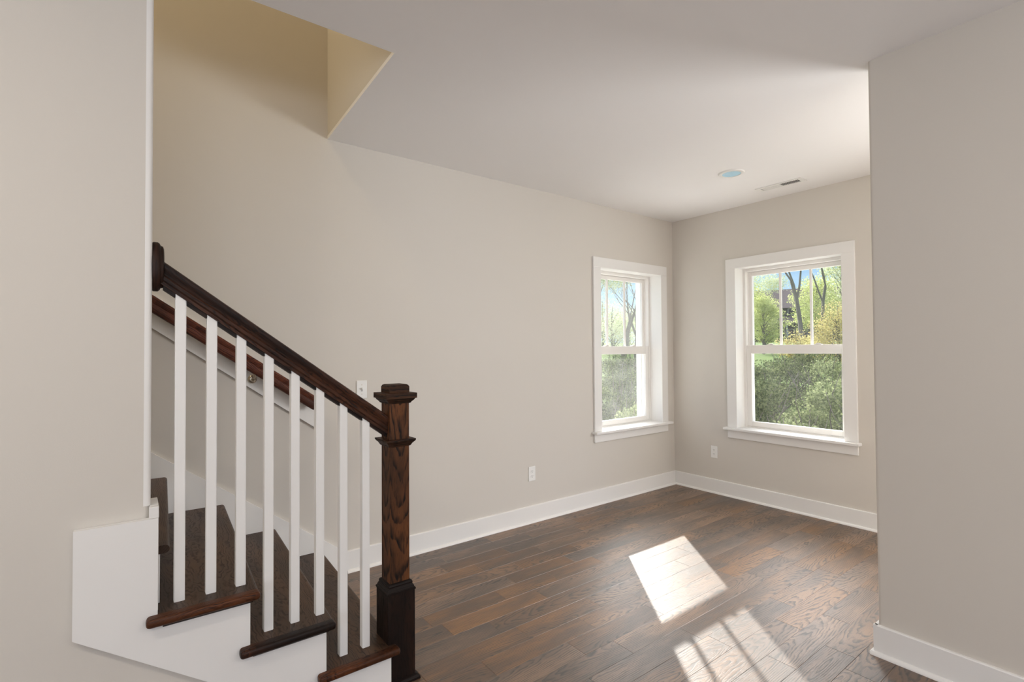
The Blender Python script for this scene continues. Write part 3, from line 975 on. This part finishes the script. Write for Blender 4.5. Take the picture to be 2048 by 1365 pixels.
def crown_tree(label, px, py, top, width, leafmat, seed, n_leaf, size, group=None, name='tree', base=0.25, clumps=34, clump=0.26):
    """leafy tree: trunk, a few limbs and leaf clumps through an egg-shaped crown; top = height above the ground"""
    rnd = random.Random(seed)
    o = empty(name, (px, py, ground_z(px, py) - 0.05))
    tag(o, label, 'tree', group)
    rz = top*(1-base)/2; cz = top*base + rz
    cen = []
    for _ in range(clumps):
        while True:
            q = Vector((rnd.uniform(-1, 1), rnd.uniform(-1, 1), rnd.uniform(-1, 1)))
            if 0.2 < q.length < 1: break
        k = 1.0 - 0.35*max(0, q.z)
        cen.append(Vector((q.x*width/2*k*.85, q.y*width/2*k*.85, cz + q.z*rz*.85)))
    b = B()
    r0 = 0.018*top + 0.02
    b.tube([Vector((0, 0, 0)), Vector((.02*top*rnd.uniform(-1, 1), .02*top*rnd.uniform(-1, 1), top*.35)), Vector((.03*top*rnd.uniform(-1, 1), 0, top*.7)), Vector((0, 0, top*.92))], [r0, r0*.8, r0*.45, r0*.15], 7)
    for q in cen[::2]:
        z0 = max(top*base*.7, q.z - rz*.5)
        b.tube([Vector((0, 0, z0)), Vector((q.x*.5, q.y*.5, (z0+q.z)/2 + .02*top)), q], [r0*.4, r0*.25, r0*.08], 4)
    b.build('trunk', BARK, o)
    me = bpy.data.meshes.new('foliage'); bm2 = bmesh.new()
    for q in cen:
        s_ = width*clump*rnd.uniform(.7, 1.2)
        leaves(bm2, None, q, (s_, s_, s_*.75), n_leaf//clumps, size, rnd, 0.25)
    bm2.to_mesh(me); bm2.free(); me.materials.append(leafmat)
    link_obj('foliage', me, o)
    return o

# seen through the right window
crown_tree('bushy yellow-green young tree at the left side of the right window', 22.3, 10.2, 3.3, 2.0, L_YG, 11, 10000, .065, base=.12)
crown_tree('taller yellow-green tree rising behind the bushy young tree in the right window', 36.3, 18.0, 5.2, 3.2, L_YG, 12, 8000, .10, base=.2)
tree('tree', 'tall tree with a dark bare trunk in the middle of the right window', 'tree', 18.45, 6.55, 9.0, 0.115, L_PALE, 5, 8000, .05, .6, depth=5, spread=.5, lean=(.02, .03), trunk=.40)
tree('tree', 'tall forked tree at the right side of the right window', 'tree', 24.6, 8.1, 10.0, 0.11, L_PALE, 21, 8000, .055, .7, depth=5, spread=.5, trunk=.36)
tree('tree', 'airy pale tree with thin branches standing before the grey house', 'tree', 51.9, 22.4, 9.0, 0.12, L_PALE, 25, 7000, .09, 1.0, depth=5, spread=.6, trunk=.34)
crown_tree('golden yellow leafed small tree in front of the forked tree, right window', 13.9, 3.55, 2.7, 2.0, L_RUST, 31, 9000, .045, base=.15, clumps=40, clump=.2)
crown_tree('round yellow-green tree between the bare trunk and the golden tree, right window', 30.7, 10.9, 4.6, 3.4, L_YG, 33, 9000, .085, base=.15)
crown_tree('broad pale green tree high behind the golden tree, right window', 38.8, 12.2, 8.0, 5.0, L_PALE, 35, 9000, .10, base=.2)
crown_tree('rusty yellow shrub at the foot of the dark bare trunk', 17.4, 6.4, 1.35, 1.5, L_RUST, 41, 2200, .06, base=.1, name='shrub')
crown_tree('rusty yellow shrub between the bare trunk and the golden tree', 16.6, 4.9, 1.1, 1.4, L_RUST, 42, 2200, .06, base=.1, name='shrub')
for i, (x, y, h, w) in enumerate(((93.0, 47.0, 9.5, 8), (107.5, 40.5, 15.5, 11), (92, 30.5, 12, 10), (98, 21, 13, 10))):
    crown_tree('distant spring tree near the grey house', x, y, h, w, (L_PALE, L_YG)[i % 2], 60+i, 6000, .20, 'distant trees around the grey house', clumps=44, clump=.16)
g_ = 'green shrubs massed below the right window'
sh = [(4.0, 1.35, 1.50, 1.7), (6.0, 2.2, 1.72, 2.0), (5.2, .55, 1.62, 1.8), (4.3, -.55, 1.4, 1.6), (8.2, 3.0, 1.65, 2.2), (8.0, 1.3, 1.75, 2.2), (6.7, -.2, 1.66, 1.9), (10.4, 3.2, 1.55, 2.4), (10.2, 1.2, 1.6, 2.4)]
for i, (x, y, h, w) in enumerate(sh):
    shrub('dark green leafy shrub in the thicket seen through the lower right window pane', x, y, h, w, (L_DARK, L_DARK, L_MID)[i % 3], 80+i, 8000, .045, g_)
shrub('low pale leafed shrub at the lower left of the right window', 3.4, .25, .95, 1.0, L_MID, 99, 2600, .05)

# seen through the left window
tree('tree', 'leaning pale tree forking upwards in the middle of the left window', 'tree', 8.3, 8.0, 5.4, 0.15, L_PALE, 140, 9000, .042, .5, lean=(.02, .10), depth=5, spread=.45, trunk=.34)
tree('tree', 'pale tree on the right of the forked one in the left window', 'tree', 11.6, 9.9, 6.0, 0.13, L_PALE, 151, 9000, .045, .55, lean=(-.05, .02), depth=5, spread=.5, trunk=.32)
tree('tree', 'pale tree at the left edge of the left window', 'tree', 11.2, 12.6, 6.4, 0.14, L_PALE, 163, 9000, .045, .55, depth=5, spread=.5, trunk=.32)
for i, (x, y, h) in enumerate(((17.8, 16.7, 3.1), (21.5, 18.6, 3.6), (26.7, 21.7, 4.4), (23.3, 22.6, 4.0), (20.6, 14.6, 3.6))):
    crown_tree('tree in the pale woodland behind the left window trees', x, y, h, 3.0, L_PALE, 170+i, 7000, .055, 'woodland trees beyond the left window', base=.1)
g_ = 'dark shrubs massed below the left window'
for i, (x, y, h, w) in enumerate(((2.9, 3.7, 1.30, 1.5), (2.6, 2.4, 1.15, 1.3), (4.5, 4.6, 1.65, 1.8), (4.4, 6.4, 1.7, 1.8), (6.5, 6.3, 1.7, 2.0), (4.1, 3.1, 1.4, 1.4))):
    shrub('dark leafy shrub in the thicket seen through the lower left window pane', x, y, h, w, (L_DARK, L_MID)[i % 2], 200+i, 6500, .04, g_)

# grey house on the rise
hs = empty('house', (74.5, 33.0, ground_z(74.5, 33.0) - .1), math.radians(-62))
tag(hs, 'grey two-storey house with porch roof far behind the trees in the right window', 'house')
SIDING = paint('grey_siding', (.10, .09, .085, 1), .8); ROOF = paint('brown_grey_shingles', (.17, .13, .13, 1), .9); PANE = paint('dark_window_pane', (.03, .03, .035, 1), .15); HTRIM = paint('pale_house_trim', (.5, .48, .46, 1), .6)
b = B(); b.box((-8, -4, 0), (8, 4, 5.0)); b.build('wall', SIDING, hs)
b = B(); b.prism([(-4.6, 4.85), (4.6, 4.85), (0, 8.0)], (-8.5, 0, 0), (0, 1, 0), (0, 0, 1), (1, 0, 0), 17.0); b.build('roof', ROOF, hs)
b = B(); b.prism([(-6.6, 2.7), (-6.6, 2.5), (-4.02, 3.4), (-4.02, 3.75)], (-7, 0, 0), (0, 1, 0), (0, 0, 1), (1, 0, 0), 14.0); b.build('porch_roof', ROOF, hs)
for k in range(5):
    b = B(); b.box((-6.6+3.2*k, -6.3, 0), (-6.4+3.2*k, -6.1, 2.55)); b.build('porch_post', HTRIM, hs)
for k in range(6):
    for z0 in (3.85, .9):
        b = B(); x0 = -6.9 + 2.35*k
        b.box((x0, -4.06, z0), (x0+1.3, -4.01, z0+.95)); f = b.build('window', HTRIM, hs)
        b = B(); b.box((x0+.1, -4.09, z0+.1), (x0+1.2, -4.065, z0+.85)); b.build('pane', PANE, f)
